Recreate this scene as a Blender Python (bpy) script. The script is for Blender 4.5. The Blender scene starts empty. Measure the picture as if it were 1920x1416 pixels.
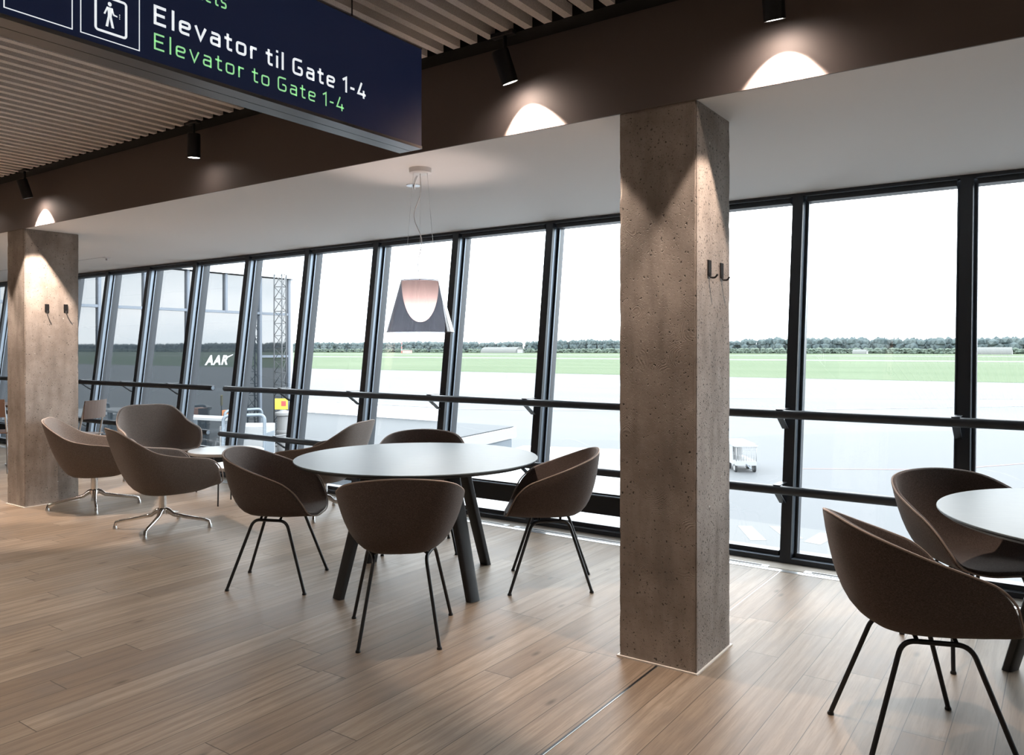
import bpy, bmesh, math, random
from math import sin, cos, pi, radians as R
from mathutils import Vector, Matrix, noise
C = bpy.context.scene.collection
sc = bpy.context.scene

# ---------------------------------------------------------------- camera, sky, exposure
cam_d = bpy.data.cameras.new('camera'); cam = bpy.data.objects.new('camera', cam_d); C.objects.link(cam)
cam.location = (0, 0, 1.38); cam.rotation_euler = (R(90), 0, R(35.1))
cam_d.sensor_width = 36; cam_d.lens = 1478/1920*36; cam_d.shift_y = -51.5/1920
cam_d.clip_start = .05; cam_d.clip_end = 9000
sc.camera = cam
sc.view_settings.view_transform = 'Standard'; sc.view_settings.look = 'None'
sc.view_settings.gamma = 1; sc.view_settings.use_curve_mapping = False
sc.view_settings.exposure = 0.97
try:
    sc.cycles.max_bounces = 10; sc.cycles.diffuse_bounces = 6; sc.cycles.glossy_bounces = 4
    sc.cycles.transparent_max_bounces = 16; sc.cycles.sample_clamp_indirect = 8
    sc.cycles.caustics_reflective = False; sc.cycles.caustics_refractive = False
except Exception: pass

SKY = 5.2
w = bpy.data.worlds.new('overcast_sky'); sc.world = w; w.use_nodes = True
nt = w.node_tree; nt.nodes.clear()
o_ = nt.nodes.new('ShaderNodeOutputWorld'); bg = nt.nodes.new('ShaderNodeBackground')
tc = nt.nodes.new('ShaderNodeTexCoord'); mp = nt.nodes.new('ShaderNodeMapping'); mp.inputs['Scale'].default_value = (1, 1, 3.2)
nz = nt.nodes.new('ShaderNodeTexNoise'); nz.inputs['Scale'].default_value = 2.3; nz.inputs['Detail'].default_value = 5; nz.inputs['Roughness'].default_value = .5
cr = nt.nodes.new('ShaderNodeValToRGB'); e = cr.color_ramp.elements
e[0].position = .36; e[0].color = (.56, .64, .70, 1); e[1].position = .66; e[1].color = (1, 1.0, 1.0, 1)
nt.links.new(tc.outputs['Generated'], mp.inputs[0]); nt.links.new(mp.outputs[0], nz.inputs[0])
nt.links.new(nz.outputs['Fac'], cr.inputs[0]); nt.links.new(cr.outputs[0], bg.inputs[0]); bg.inputs[1].default_value = SKY
nt.links.new(bg.outputs[0], o_.inputs[0])

# ---------------------------------------------------------------- helpers
def mat(name, col=(.5, .5, .5), rough=.5, metal=0., spec=.5, emit=None, es=0., sheen=0.):
    m = bpy.data.materials.new(name); m.use_nodes = True
    b = m.node_tree.nodes['Principled BSDF']
    b.inputs['Base Color'].default_value = (*col, 1); b.inputs['Roughness'].default_value = rough
    b.inputs['Metallic'].default_value = metal; b.inputs['Specular IOR Level'].default_value = spec
    if emit: b.inputs['Emission Color'].default_value = (*emit, 1); b.inputs['Emission Strength'].default_value = es
    if sheen: b.inputs['Sheen Weight'].default_value = sheen; b.inputs['Sheen Roughness'].default_value = .6
    return m
class N:
    """tiny node builder"""
    def __init__(s, m): s.t = m.node_tree; s.b = s.t.nodes.get('Principled BSDF')
    def n(s, typ, ins=None, **kw):
        x = s.t.nodes.new('ShaderNode' + typ)
        for k, v in kw.items(): setattr(x, k, v)
        for k, v in (ins or {}).items():
            if isinstance(v, bpy.types.NodeSocket): s.t.links.new(v, x.inputs[k])
            else: x.inputs[k].default_value = v
        return x
    def math(s, op, a, b=0., c=0.):
        return s.n('Math', {0: a, 1: b, 2: c}, operation=op).outputs[0]
    def mix(s, f, a, b, mode='MIX'):
        x = s.t.nodes.new('ShaderNodeMix'); x.data_type = 'RGBA'; x.blend_type = mode
        for i, v in ((0, f), (6, a), (7, b)):
            if isinstance(v, bpy.types.NodeSocket): s.t.links.new(v, x.inputs[i])
            else: x.inputs[i].default_value = v if i == 0 else (*v, 1)
        return x.outputs[2]
    def ramp(s, f, p0, p1, c0=(0, 0, 0), c1=(1, 1, 1)):
        x = s.t.nodes.new('ShaderNodeValToRGB'); e = x.color_ramp.elements
        e[0].position = p0; e[1].position = p1; e[0].color = (*c0, 1); e[1].color = (*c1, 1)
        s.t.links.new(f, x.inputs[0]); return x.outputs[0]
    def link(s, a, name): s.t.links.new(a, s.b.inputs[name])
    def bump(s, h, strength=.3, dist=.01, nrm=None):
        x = s.n('Bump', {'Height': h, 'Strength': strength, 'Distance': dist})
        if nrm: s.t.links.new(nrm, x.inputs['Normal'])
        return x.outputs[0]

def fin(name, bm, m, parent=None, smooth=False, loc=None):
    me = bpy.data.meshes.new(name); bmesh.ops.recalc_face_normals(bm, faces=bm.faces) ; bm.to_mesh(me); bm.free()
    ms = m if isinstance(m, (list, tuple)) else [m]
    for k in ms: me.materials.append(k)
    if smooth:
        for p in me.polygons: p.use_smooth = True
    o = bpy.data.objects.new(name, me); C.objects.link(o)
    if parent: o.parent = parent
    if loc: o.location = loc
    if smooth == 'auto':
        try:
            for p in me.polygons: p.use_smooth = True
            me.set_sharp_from_angle(angle=R(38))
        except Exception: pass
    return o
def box(bm, x0, x1, y0, y1, z0, z1, mi=0, mtx=None):
    v = [bm.verts.new(p) for p in ((x0,y0,z0),(x1,y0,z0),(x1,y1,z0),(x0,y1,z0),(x0,y0,z1),(x1,y0,z1),(x1,y1,z1),(x0,y1,z1))]
    if mtx:
        for q in v: q.co = mtx @ q.co
    for f in ((3,2,1,0),(4,5,6,7),(0,1,5,4),(1,2,6,5),(2,3,7,6),(3,0,4,7)):
        g = bm.faces.new([v[i] for i in f]); g.material_index = mi
    return v
def prism(bm, pts, z0, z1, mi=0):
    a = [bm.verts.new((x, y, z0)) for x, y in pts]; b = [bm.verts.new((x, y, z1)) for x, y in pts]
    n = len(pts)
    for f in ([list(reversed(a)), b] + [[a[i], a[(i+1) % n], b[(i+1) % n], b[i]] for i in range(n)]):
        g = bm.faces.new(f); g.material_index = mi
def hexa(bm, p, mi=0):
    v = [bm.verts.new(q) for q in p]
    for f in ((3,2,1,0),(4,5,6,7),(0,1,5,4),(1,2,6,5),(2,3,7,6),(3,0,4,7)):
        g = bm.faces.new([v[i] for i in f]); g.material_index = mi
def bevel(bm, w=.004, seg=2):
    bmesh.ops.bevel(bm, geom=list(bm.edges), offset=w, segments=seg, affect='EDGES', profile=.6)
def rounded(path, r, seg=6):
    """round the inner corners of a polyline"""
    P = [Vector(p) for p in path]; out = [P[0]]
    for i in range(1, len(P)-1):
        a, b, c = P[i-1], P[i], P[i+1]
        d1, d2 = (a-b), (c-b); rr = min(r, d1.length*.48, d2.length*.48)
        p0 = b + d1.normalized()*rr; p1 = b + d2.normalized()*rr
        for k in range(seg+1):
            t = k/seg; out.append(p0*(1-t)**2 + b*2*t*(1-t) + p1*t*t)
    out.append(P[-1]); return out
def tube(bm, pts, r, seg=10, closed=False, cap=True, mi=0, flat=None):
    P = [Vector(p) for p in pts]; n = len(P); rr = r if isinstance(r, (list, tuple)) else [r]*n
    rings = []; up = None
    for i in range(n):
        if closed: t = (P[(i+1) % n]-P[i-1]).normalized()
        else: t = (P[min(i+1, n-1)]-P[max(i-1, 0)]).normalized()
        if up is None: up = t.orthogonal().normalized() if flat is None else Vector(flat)
        s = t.cross(up).normalized(); up = s.cross(t).normalized()
        rings.append([bm.verts.new(P[i] + (s*cos(2*pi*k/seg) + up*sin(2*pi*k/seg))*rr[i]) for k in range(seg)])
    for i in range(n if closed else n-1):
        A, B = rings[i], rings[(i+1) % n]
        for k in range(seg):
            f = bm.faces.new((A[k], A[(k+1) % seg], B[(k+1) % seg], B[k])); f.material_index = mi; f.smooth = True
    if cap and not closed:
        bm.faces.new(list(reversed(rings[0]))).material_index = mi; bm.faces.new(rings[-1]).material_index = mi
def lathe(bm, prof, seg=32, c=(0, 0, 0), cap=True, mi=0):
    rings = [[bm.verts.new((c[0]+r*cos(2*pi*k/seg), c[1]+r*sin(2*pi*k/seg), c[2]+z)) for k in range(seg)] for r, z in prof]
    for A, B in zip(rings, rings[1:]):
        for k in range(seg):
            f = bm.faces.new((A[k], A[(k+1) % seg], B[(k+1) % seg], B[k])); f.material_index = mi
    if cap:
        bm.faces.new(list(reversed(rings[0]))).material_index = mi; bm.faces.new(rings[-1]).material_index = mi
def thing(name, label, cat, loc=(0, 0, 0), rz=0., group=None):
    o = bpy.data.objects.new(name, None); C.objects.link(o); o.location = loc; o.rotation_euler = (0, 0, rz)
    o.empty_display_size = .1
    return tag(o, label, cat, group)
def tag(o, label, cat, group=None, kind=None):
    o['label'] = label; o['category'] = cat
    if group: o['group'] = group
    if kind: o['kind'] = kind
    return o
def struct(o, label=None, cat=None):
    o['kind'] = 'structure'
    if label: o['label'] = label
    if cat: o['category'] = cat
    return o
def dup(root, loc, rz, label, group=None):
    r = root.copy(); C.objects.link(r); r.location = loc; r.rotation_euler = (0, 0, rz); r['label'] = label
    if group: r['group'] = group
    for ch in list(root.children):
        c = ch.copy(); C.objects.link(c); c.parent = r
        for g in list(ch.children):
            d = g.copy(); C.objects.link(d); d.parent = c
    return r

# ---------------------------------------------------------------- materials
M = {}
M['black'] = mat('black_powder_coat', (.012, .013, .015), .42)
M['frame'] = mat('dark_window_frame', (.030, .036, .046), .38)
M['bead'] = mat('grey_glazing_bead', (.22, .26, .31), .3, .6)
M['alu'] = mat('brushed_aluminium', (.72, .73, .74), .28, 1.)
M['chrome'] = mat('polished_aluminium', (.80, .79, .78), .12, 1.)
M['white'] = mat('white_lacquer', (.82, .83, .84), .35)
M['soffit'] = mat('white_painted_soffit', (.92, .92, .92), .75)
M['beam'] = mat('taupe_painted_fascia', (.150, .124, .117), .65)
M['void'] = mat('black_ceiling_void', (.006, .006, .006), .9)
M['wall'] = mat('warm_grey_wall', (.20, .18, .165), .8)
M['silicone'] = mat('white_sealant', (.75, .72, .68), .5)
def m_floor():
    m = mat('oiled_oak_planks', rough=.34); a = N(m); b = a.b
    tc = a.n('TexCoord').outputs['Object']; s = a.n('SeparateXYZ', {0: tc}); X, Y = s.outputs[0], s.outputs[1]
    W = .142
    px = a.math('DIVIDE', a.math('ADD', X, 50.045), W); ix = a.math('FLOOR', px)
    fx = a.math('FRACT', px)
    r1 = a.n('TexWhiteNoise', {'W': ix}, noise_dimensions='1D').outputs['Value']
    py = a.math('ADD', a.math('DIVIDE', a.math('ADD', Y, 60.), 1.75), a.math('MULTIPLY', r1, 7.31)); iy = a.math('FLOOR', py)
    fy = a.math('FRACT', py)
    cid = a.n('CombineXYZ', {0: ix, 1: iy}).outputs[0]
    r2 = a.n('TexWhiteNoise', {'Vector': cid}, noise_dimensions='2D')
    rc = r2.outputs['Color']; rv = r2.outputs['Value']
    # local coordinates of every plank, shifted by a random amount
    off = a.n('VectorMath', {0: rc, 1: (40., 60., 10.)}, operation='MULTIPLY').outputs[0]
    loc = a.n('VectorMath', {0: tc, 1: off}, operation='ADD').outputs[0]
    gm = a.n('Mapping', {'Vector': loc, 'Scale': (14., 1.1, 1.)}).outputs[0]
    g1 = a.n('TexNoise', {'Vector': gm, 'Scale': 2.6, 'Detail': 8., 'Roughness': .62, 'Distortion': .7}).outputs['Fac']
    gm2 = a.n('Mapping', {'Vector': loc, 'Scale': (48., 2.2, 1.)}).outputs[0]
    g2 = a.n('TexNoise', {'Vector': gm2, 'Scale': 3., 'Detail': 4., 'Roughness': .6}).outputs['Fac']
    wm = a.n('Mapping', {'Vector': loc, 'Scale': (3.2, .36, 1.)}).outputs[0]
    wv = a.n('TexWave', {'Vector': wm, 'Scale': 1.5, 'Distortion': 11., 'Detail': 3., 'Detail Scale': .8, 'Detail Roughness': .55}, wave_type='BANDS', bands_direction='X').outputs['Fac']
    cloud = a.n('TexNoise', {'Vector': loc, 'Scale': 3.2, 'Detail': 4.}).outputs['Fac']
    col = a.mix(rv, (.235, .175, .124), (.395, .318, .246))
    col = a.mix(a.ramp(g1, .32, .70), a.mix(.45, col, (.17, .125, .09)), col)
    col = a.mix(a.math('MULTIPLY', a.ramp(wv, .45, .95), .38), col, (.150, .108, .076))
    col = a.mix(a.math('MULTIPLY', a.ramp(g2, .46, .66), .42), col, (.140, .102, .074))
    col = a.mix(a.math('MULTIPLY', a.ramp(cloud, .48, .74), .50), col, (.165, .140, .120))
    kv = a.n('TexVoronoi', {'Vector': a.n('Mapping', {'Vector': loc, 'Scale': (3.6, 1.25, 1.)}).outputs[0], 'Scale': 1.15}, voronoi_dimensions='2D')
    knot = a.math('MULTIPLY', a.ramp(a.math('ADD', kv.outputs['Distance'], a.math('MULTIPLY', g2, .03)), .03, .085, (1, 1, 1), (0, 0, 0)), a.math('LESS_THAN', a.n('SeparateXYZ', {0: kv.outputs['Color']}).outputs[0], .30))
    col = a.mix(a.math('MULTIPLY', knot, .7), col, (.06, .04, .028))
    ex = a.math('MINIMUM', fx, a.math('SUBTRACT', 1., fx)); ey = a.math('MINIMUM', fy, a.math('SUBTRACT', 1., fy))
    gap = a.math('MAXIMUM', a.math('LESS_THAN', ex, .011), a.math('LESS_THAN', ey, .0011))
    col = a.mix(a.math('MULTIPLY', gap, .8), col, (.045, .032, .024))
    a.link(col, 'Base Color')
    rg = a.math('ADD', .36, a.math('MULTIPLY', g1, .16)); a.link(rg, 'Roughness')
    h = a.math('SUBTRACT', a.math('MULTIPLY', g2, .25), a.math('MULTIPLY', gap, 1.))
    a.link(a.bump(h, .22, .0016), 'Normal'); b.inputs['Specular IOR Level'].default_value = .24
    return m
M['floor'] = m_floor()
def m_concrete():
    m = mat('cast_concrete', rough=.78); a = N(m)
    tc = a.n('TexCoord').outputs['Object']
    n1 = a.n('TexNoise', {'Vector': tc, 'Scale': 3.1, 'Detail': 7., 'Roughness': .62}).outputs['Fac']
    st = a.n('TexNoise', {'Vector': a.n('Mapping', {'Vector': tc, 'Scale': (9., 9., 1.6)}).outputs[0], 'Scale': 1.3, 'Detail': 5.}).outputs['Fac']
    n2 = a.n('TexNoise', {'Vector': tc, 'Scale': 95., 'Detail': 4., 'Roughness': .7}).outputs['Fac']
    col = a.mix(a.ramp(n1, .30, .72), (.215, .178, .152), (.445, .395, .358))
    col = a.mix(a.math('MULTIPLY', a.ramp(st, .46, .70), .55), col, (.150, .128, .112))
    col = a.mix(a.math('MULTIPLY', a.ramp(n2, .52, .72), .30), col, (.19, .165, .145))
    def pits(scale, thr, keep, sq=1.):
        v = a.n('TexVoronoi', {'Vector': a.n('Mapping', {'Vector': a.n('VectorMath', {0: tc, 1: a.n('VectorMath', {0: a.n('TexNoise', {'Vector': tc, 'Scale': 60.}).outputs['Color'], 1: (.022, .022, .022)}, operation='MULTIPLY').outputs[0]}, operation='ADD').outputs[0], 'Scale': (1., 1., sq)}).outputs[0], 'Scale': scale})
        sel = a.math('LESS_THAN', a.n('SeparateXYZ', {0: v.outputs['Color']}).outputs[0], keep)
        p = a.ramp(v.outputs['Distance'], thr*.55, thr, (1, 1, 1), (0, 0, 0))
        return a.math('MULTIPLY', p, sel), v
    p1, v1 = pits(58., .25, .40, .8); p2, _ = pits(27., .15, .22, .75); p3, _ = pits(120., .32, .50)
    pit = a.math('MAXIMUM', a.math('MAXIMUM', p1, p2), a.math('MULTIPLY', p3, .7))
    # pale aggregate grains
    ag, _ = pits(24., .13, .06, .5)
    col = a.mix(a.math('MULTIPLY', pit, .88), col, (.035, .030, .026))
    ls = a.n('TexVoronoi', {'Vector': a.n('VectorMath', {0: tc, 1: (7.3, 2.1, 4.4)}, operation='ADD').outputs[0], 'Scale': 21.})
    grain = a.math('MULTIPLY', a.ramp(ls.outputs['Distance'], .08, .14, (1, 1, 1), (0, 0, 0)), a.math('LESS_THAN', a.n('SeparateXYZ', {0: ls.outputs['Color']}).outputs[1], .10))
    col = a.mix(a.math('MULTIPLY', grain, .7), col, (.72, .70, .67))
    a.link(col, 'Base Color')
    # trowel swirls: rings around scattered centres
    sv = a.n('TexVoronoi', {'Vector': a.n('VectorMath', {0: tc, 1: a.n('VectorMath', {0: a.n('TexNoise', {'Vector': tc, 'Scale': 7.}).outputs['Color'], 1: (.05, .05, .05)}, operation='MULTIPLY').outputs[0]}, operation='ADD').outputs[0], 'Scale': 6.5}).outputs['Distance']
    sw = a.math('SINE', a.math('MULTIPLY', sv, 190.))
    swm = a.math('MULTIPLY', sw, a.ramp(a.n('TexNoise', {'Vector': tc, 'Scale': 5.}).outputs['Fac'], .50, .64))
    h = a.math('ADD', a.math('MULTIPLY', n2, .35), a.math('ADD', a.math('MULTIPLY', pit, -1.6), a.math('MULTIPLY', swm, .16)))
    a.link(a.bump(h, .55, .004), 'Normal')
    return m
M['concrete'] = m_concrete()
def m_fabric(name, c1, c2, sc_=420., sheen=.12):
    m = mat(name, rough=.92, spec=.25, sheen=sheen); a = N(m); tc = a.n('TexCoord').outputs['Object']
    n1 = a.n('TexNoise', {'Vector': a.n('Mapping', {'Vector': tc, 'Scale': (.35, .35, 1.6)}).outputs[0], 'Scale': sc_, 'Detail': 2.}).outputs['Fac']
    n2 = a.n('TexNoise', {'Vector': a.n('Mapping', {'Vector': tc, 'Scale': (1.6, 1.6, .3)}).outputs[0], 'Scale': sc_, 'Detail': 2.}).outputs['Fac']
    f = a.math('MULTIPLY', a.math('ADD', n1, n2), .5)
    a.link(a.mix(a.ramp(f, .40, .62), c1, c2), 'Base Color'); a.link(a.bump(f, .35, .0012), 'Normal'); return m
M['felt'] = m_fabric('taupe_wool_upholstery', (.050, .033, .027), (.122, .094, .082))
M['piping'] = mat('tan_piping', (.36, .29, .25), .8)
M['felt2'] = m_fabric('brown_wool_upholstery', (.092, .068, .057), (.205, .168, .146))
def m_slat():
    m = mat('grey_felt_slat', rough=.95, spec=.15); a = N(m); tc = a.n('TexCoord').outputs['Object']
    f = a.n('TexNoise', {'Vector': tc, 'Scale': 260., 'Detail': 2.}).outputs['Fac']
    a.link(a.mix(a.ramp(f, .35, .65), (.70, .68, .67), (.90, .88, .87)), 'Base Color'); return m
M['slat'] = m_slat()
def m_tabletop():
    m = mat('grey_blue_laminate', (.20, .225, .235), .42, spec=.17); a = N(m); tc = a.n('TexCoord').outputs['Object']
    f = a.n('TexNoise', {'Vector': a.n('Mapping', {'Vector': tc, 'Scale': (3., 14., 3.)}).outputs[0], 'Scale': 4., 'Detail': 6.}).outputs['Fac']
    a.link(a.mix(a.ramp(f, .3, .7), (.140, .168, .182), (.180, .208, .222)), 'Base Color')
    a.link(a.math('ADD', .38, a.math('MULTIPLY', f, .12)), 'Roughness'); return m
M['laminate'] = m_tabletop()
def m_glass(name, tint, refl, rough=0.):
    m = bpy.data.materials.new(name); m.use_nodes = True; t = m.node_tree; t.nodes.clear(); a = N(m)
    o = a.n('OutputMaterial'); tr = a.n('BsdfTransparent', {0: (*tint, 1)}); gl = a.n('BsdfGlossy', {'Color': (1, 1, 1, 1), 'Roughness': rough})
    fr = a.n('Fresnel', {'IOR': 1.45}).outputs[0]
    # a pane has the same reflectance seen from either side
    bf = a.n('NewGeometry').outputs['Backfacing']
    lw = a.n('LayerWeight', {'Blend': .5}).outputs['Facing']
    f = a.math('ADD', refl, a.math('MULTIPLY', a.math('POWER', lw, 4.), .75 if refl < .1 else .5))
    mx = a.n('MixShader', {0: f, 1: tr.outputs[0], 2: gl.outputs[0]}); t.links.new(mx.outputs[0], o.inputs[0]); return m
M['glass'] = m_glass('window_glass', (.94, .955, .96), .045)
M['smoke'] = m_glass('smoked_acrylic', (.17, .17, .185), .05, .03)
M['wingglass'] = mat('reflective_facade_glass', (.02, .025, .03), .015, 0, .8)
M['wingglass'].node_tree.nodes['Principled BSDF'].inputs['IOR'].default_value = 1.75

# ================================================================= LARGE STRUCTURE
XL, XR, YB = -19., 11.2, -5.0          # inner room limits
CZ = 2.445                             # soffit height
bm = bmesh.new(); box(bm, XL, XR, YB, 4.975, -.25, 0); struct(fin('floor', bm, M['floor']), 'light oak plank floor', 'floor')
bm = bmesh.new(); box(bm, XL, XR, 3.194, 5.56, CZ, CZ+.06)
struct(fin('ceiling', bm, M['soffit']), 'white soffit above the window strip', 'ceiling')
bm = bmesh.new(); box(bm, XL, XR, YB, 3.19, 3.02, 3.08); struct(fin('ceiling_backing', bm, M['void']), 'black void above the slats', 'ceiling')
bpy.data.objects['ceiling_backing'].name = 'ceiling.001'
bm = bmesh.new(); box(bm, XL, XR, 3.185, 3.194, CZ-.001, 3.02)
struct(fin('trim_1', bm, M['beam']), 'taupe fascia band between slatted ceiling and white soffit', 'fascia')
bm = bmesh.new(); box(bm, XL, XR, 3.065, 3.189, 2.885, 3.02); box(bm, XL, XR, 3.0, 3.065, 2.93, 3.02)
struct(fin('trim_2', bm, M['void']), 'black lighting track recess in front of fascia', 'trim')
bm = bmesh.new()
x = -2.673-.1075*150
while x < XR-.1:
    box(bm, x-.042, x, YB+.05, 3.05, 2.88, 2.965); x += .1075
struct(fin('ceiling_slats', bm, M['slat']), 'grey felt slatted ceiling', 'ceiling'); bpy.data.objects['ceiling_slats'].name = 'ceiling.002'
bm = bmesh.new(); box(bm, XL-.1, XR+.1, YB-.1, YB, -.25, 3.08); struct(fin('wall_back', bm, M['wall']))
bm = bmesh.new(); box(bm, XL-.1, XL, YB, 5.0, -.25, 3.08); struct(fin('wall_left', bm, M['wall']))
bm = bmesh.new(); box(bm, XR, XR+.1, YB, 5.6, -.25, 3.08); struct(fin('wall_right', bm, M['wall']))

# columns
def column(name, x0, x1, y0, y1, label):
    t = thing(name, label, 'column', ((x0+x1)/2, (y0+y1)/2, 0)); hx, hy = (x1-x0)/2, (y1-y0)/2
    bm = bmesh.new(); nz_, K = 40, 8
    box(bm, -hx, hx, -hy, hy, 0, CZ-.001)
    bmesh.ops.bisect_plane(bm, geom=bm.verts[:]+bm.edges[:]+bm.faces[:], plane_co=(0, 0, 1), plane_no=(0, 0, 1))
    for i in range(1, 60):
        bmesh.ops.bisect_plane(bm, geom=bm.verts[:]+bm.edges[:]+bm.faces[:], plane_co=(0, 0, i*.0408+.003), plane_no=(0, 0, 1))
    for ax_, lim in ((0, hx), (1, hy)):
        for sg_ in (-1, 1):
            co_ = [0, 0, 0]; no_ = [0, 0, 0]; co_[ax_] = sg_*(lim-.014); no_[ax_] = 1
            bmesh.ops.bisect_plane(bm, geom=bm.verts[:]+bm.edges[:]+bm.faces[:], plane_co=co_, plane_no=no_)
    ed = [e_ for e_ in bm.edges if abs(abs(e_.verts[0].co.x)-hx) < 1e-4 and abs(abs(e_.verts[0].co.y)-hy) < 1e-4 and abs(e_.verts[0].co.x-e_.verts[1].co.x) < 1e-5 and abs(e_.verts[0].co.y-e_.verts[1].co.y) < 1e-5]
    bmesh.ops.bevel(bm, geom=ed, offset=.006, segments=2, affect='EDGES')
    for v in bm.verts:                                        # slightly broken arrises
        if abs(abs(v.co.x)-hx) < .008 and abs(abs(v.co.y)-hy) < .008:
            k = noise.noise(Vector((v.co.x*9+x0*7, v.co.y*9, v.co.z*16)))*.0045
            v.co.x -= math.copysign(max(0, k), v.co.x); v.co.y -= math.copysign(max(0, k), v.co.y)
    fin('shaft', bm, M['concrete'], t)
    bm = bmesh.new(); g = .009
    box(bm, -hx-g, hx+g, -hy-g, -hy+.0, 0, .006); box(bm, -hx-g, hx+g, hy, hy+g, 0, .006); box(bm, hx, hx+g, -hy, hy, 0, .006); box(bm, -hx-g, -hx, -hy, hy, 0, .006)
    fin('base_seal', bm, M['silicone'], t)
    return t
column('concrete_column', -1.65, -1.285, 3.19, 3.60, 'near raw concrete column standing between the round dining table and right-hand chairs')
column('concrete_column', -7.79, -7.45, 3.19, 3.65, 'far raw concrete column at left edge behind the lounge chairs')

# ---- slanted window wall: leans outwards, Y grows with z
def WY(z): return 5.19 + z*(.31/CZ)
PX = .997; XM = [-.492 - PX*k for k in range(-11, 19)]         # mullion centres, right to left
XM = sorted(XM)
th = math.atan(.31/CZ)
for i in range(len(XM)-1):
    xa, xb = XM[i], XM[i+1]
    solid = not (xa > -2.6 and xb < -.3)
    bm = bmesh.new()
    def slab(x0, x1, z0, z1, o0, o1, mi=0):                   # o = offset outwards from the inner plane
        hexa(bm, [(x0, WY(z0)+o0, z0), (x1, WY(z0)+o0, z0), (x1, WY(z0)+o1, z0), (x0, WY(z0)+o1, z0),
                  (x0, WY(z1)+o0, z1), (x1, WY(z1)+o0, z1), (x1, WY(z1)+o1, z1), (x0, WY(z1)+o1, z1)], mi)
    # mullion on the left side of the bay: inner box, flange, beads
    slab(xa-.034, xa+.034, 0, CZ, 0, .085)
    slab(xa-.056, xa+.056, .02, CZ, .085, .13)
    slab(xa-.0565, xa-.050, .05, CZ-.05, .076, .086, 1); slab(xa+.050, xa+.0565, .05, CZ-.05, .076, .086, 1)
    slab(xa+.034, xa+.0352, .05, CZ-.05, .030, .080, 1)
    # head and sill
    slab(xa+.056, xb-.056, CZ-.060, CZ, .02, .13); slab(xa+.034, xb-.034, CZ-.022, CZ, 0, .05)
    slab(xa+.050, xb-.050, CZ-.026, CZ-.022, .0, .05, 1)
    slab(xa+.034, xb-.034, 0, .030, 0, .085); slab(xa+.056, xb-.056, .030, .062, .045, .13)
    slab(xa+.040, xb-.040, .030, .0335, .0, .044, 1)
    # outside glazing cap that shows beyond the glass
    slab(xa-.032, xa+.032, 0, CZ, .14, .19)
    wn = struct(fin('window_%d' % (len(XM)-1-i), bm, [M['frame'], M['bead']]))
    bm = bmesh.new(); slab(xa+.045, xb-.045, .045, CZ-.045, .108, .116); fin('pane', bm, M['glass'], wn)
    if solid:
        bm = bmesh.new(); slab(xa+.040, xb-.040, .135, .268, .06, .135); slab(xa+.040, xb-.040, .268, .276, .055, .12, 1)
        slab(xa+.040, xb-.040, .276, .288, .08, .125)
        fin('transom', bm, [M['black'], M['bead']], wn)
bm = bmesh.new(); box(bm, XL, XR, 5.02, 5.45, -.25, -.001); box(bm, XL, XR, 5.045, 5.19, -.001, .001)
struct(fin('trim_3', bm, mat('grey_beige_sill', (.34, .30, .25), .6)), 'beige sill strip under the windows', 'trim')
bm = bmesh.new(); box(bm, XL, XR, 4.975, 5.02, -.25, .002); 
struct(fin('trim_4', bm, M['alu']), 'aluminium floor edge profile along the windows', 'trim')
# slot vents in the strip
first = None
vx = -18.6
vents = [(a, b) for a, b in ((-1.55-.6, -1.55), (-1.33, -.25), (-.02, 1.05))] + [(-2.4-1.12*k, -2.4-1.12*k+1.06) for k in range(1, 14)]
def place(a): 
    return 'white slot floor vent along the glazing ' + a
labs = ['just right of the near column foot', 'behind the feet of the right-hand chairs', 'under the dark table at the right edge',
        'directly left of the near column', 'behind the left-facing dining chair', 'behind the big round table', 'between table and lounge chair'] 
for i, (a, b) in enumerate(vents):
    bm = bmesh.new(); y0, y1 = 5.020, 5.075
    box(bm, a, b, y0, y0+.013, 0, .004); box(bm, a, b, y1-.013, y1, 0, .004); box(bm, a, a+.045, y0+.013, y1-.013, 0, .004); box(bm, b-.045, b, y0+.013, y1-.013, 0, .004)
    t = thing('floor_vent', '', 'vent', ((0, 0, 0)), group='slot vents at the foot of the windows')
    t['label'] = place(labs[i]) if i < len(labs) else 'white slot floor vent along the far left glazing by the lounge'
    fin('vent_frame', bm, M['white'], t)
    bm = bmesh.new(); box(bm, a+.045, b-.045, y0+.013, y1-.013, 0, .0015); fin('vent_slot', bm, M['black'], t)

# ---- hand rails on brackets
def rail(x0, x1, z, y, label, mxs, up=True):
    t = thing('handrail', label, 'handrail', (x0, y, z)); L = x1-x0
    bm = bmesh.new(); tube(bm, [(0, 0, 0), (.004, 0, 0), (L-.004, 0, 0), (L, 0, 0)], [.026, .0285, .0285, .026], 20); fin('tube', bm, M['frame'], t, smooth='auto')
    for q0, q1 in ((L, L+.001), (-.001, 0)):
        bm = bmesh.new(); tube(bm, [(q0, 0, 0), (q1, 0, 0)], .021, 18); fin('end_cap', bm, M['bead'], t)
    for xm in mxs:
        bm = bmesh.new(); yy = WY(z)-y; q = xm-x0
        # top saddle plate and folded strut down to the mullion
        box(bm, q-.048, q-.004, -.012, yy, .0285, .0325)
        d1 = WY(z-.105)-y
        hexa(bm, [(q-.046, .012, -.028), (q-.006, .012, -.028), (q-.006, .022, -.026), (q-.046, .022, -.026),
                  (q-.046, d1-.010, -.105), (q-.006, d1-.010, -.105), (q-.006, d1, -.102), (q-.046, d1, -.102)])
        fin('bracket', bm, M['frame'], t)
    return t
mr = [x for x in XM if -7.3 < x < 10.4]; ml = [x for x in XM if -18.5 < x < -7.7]
rail(-7.41, 10.9, .965, 5.165, 'long upper black handrail before the windows, right of the gap', mr)
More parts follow.
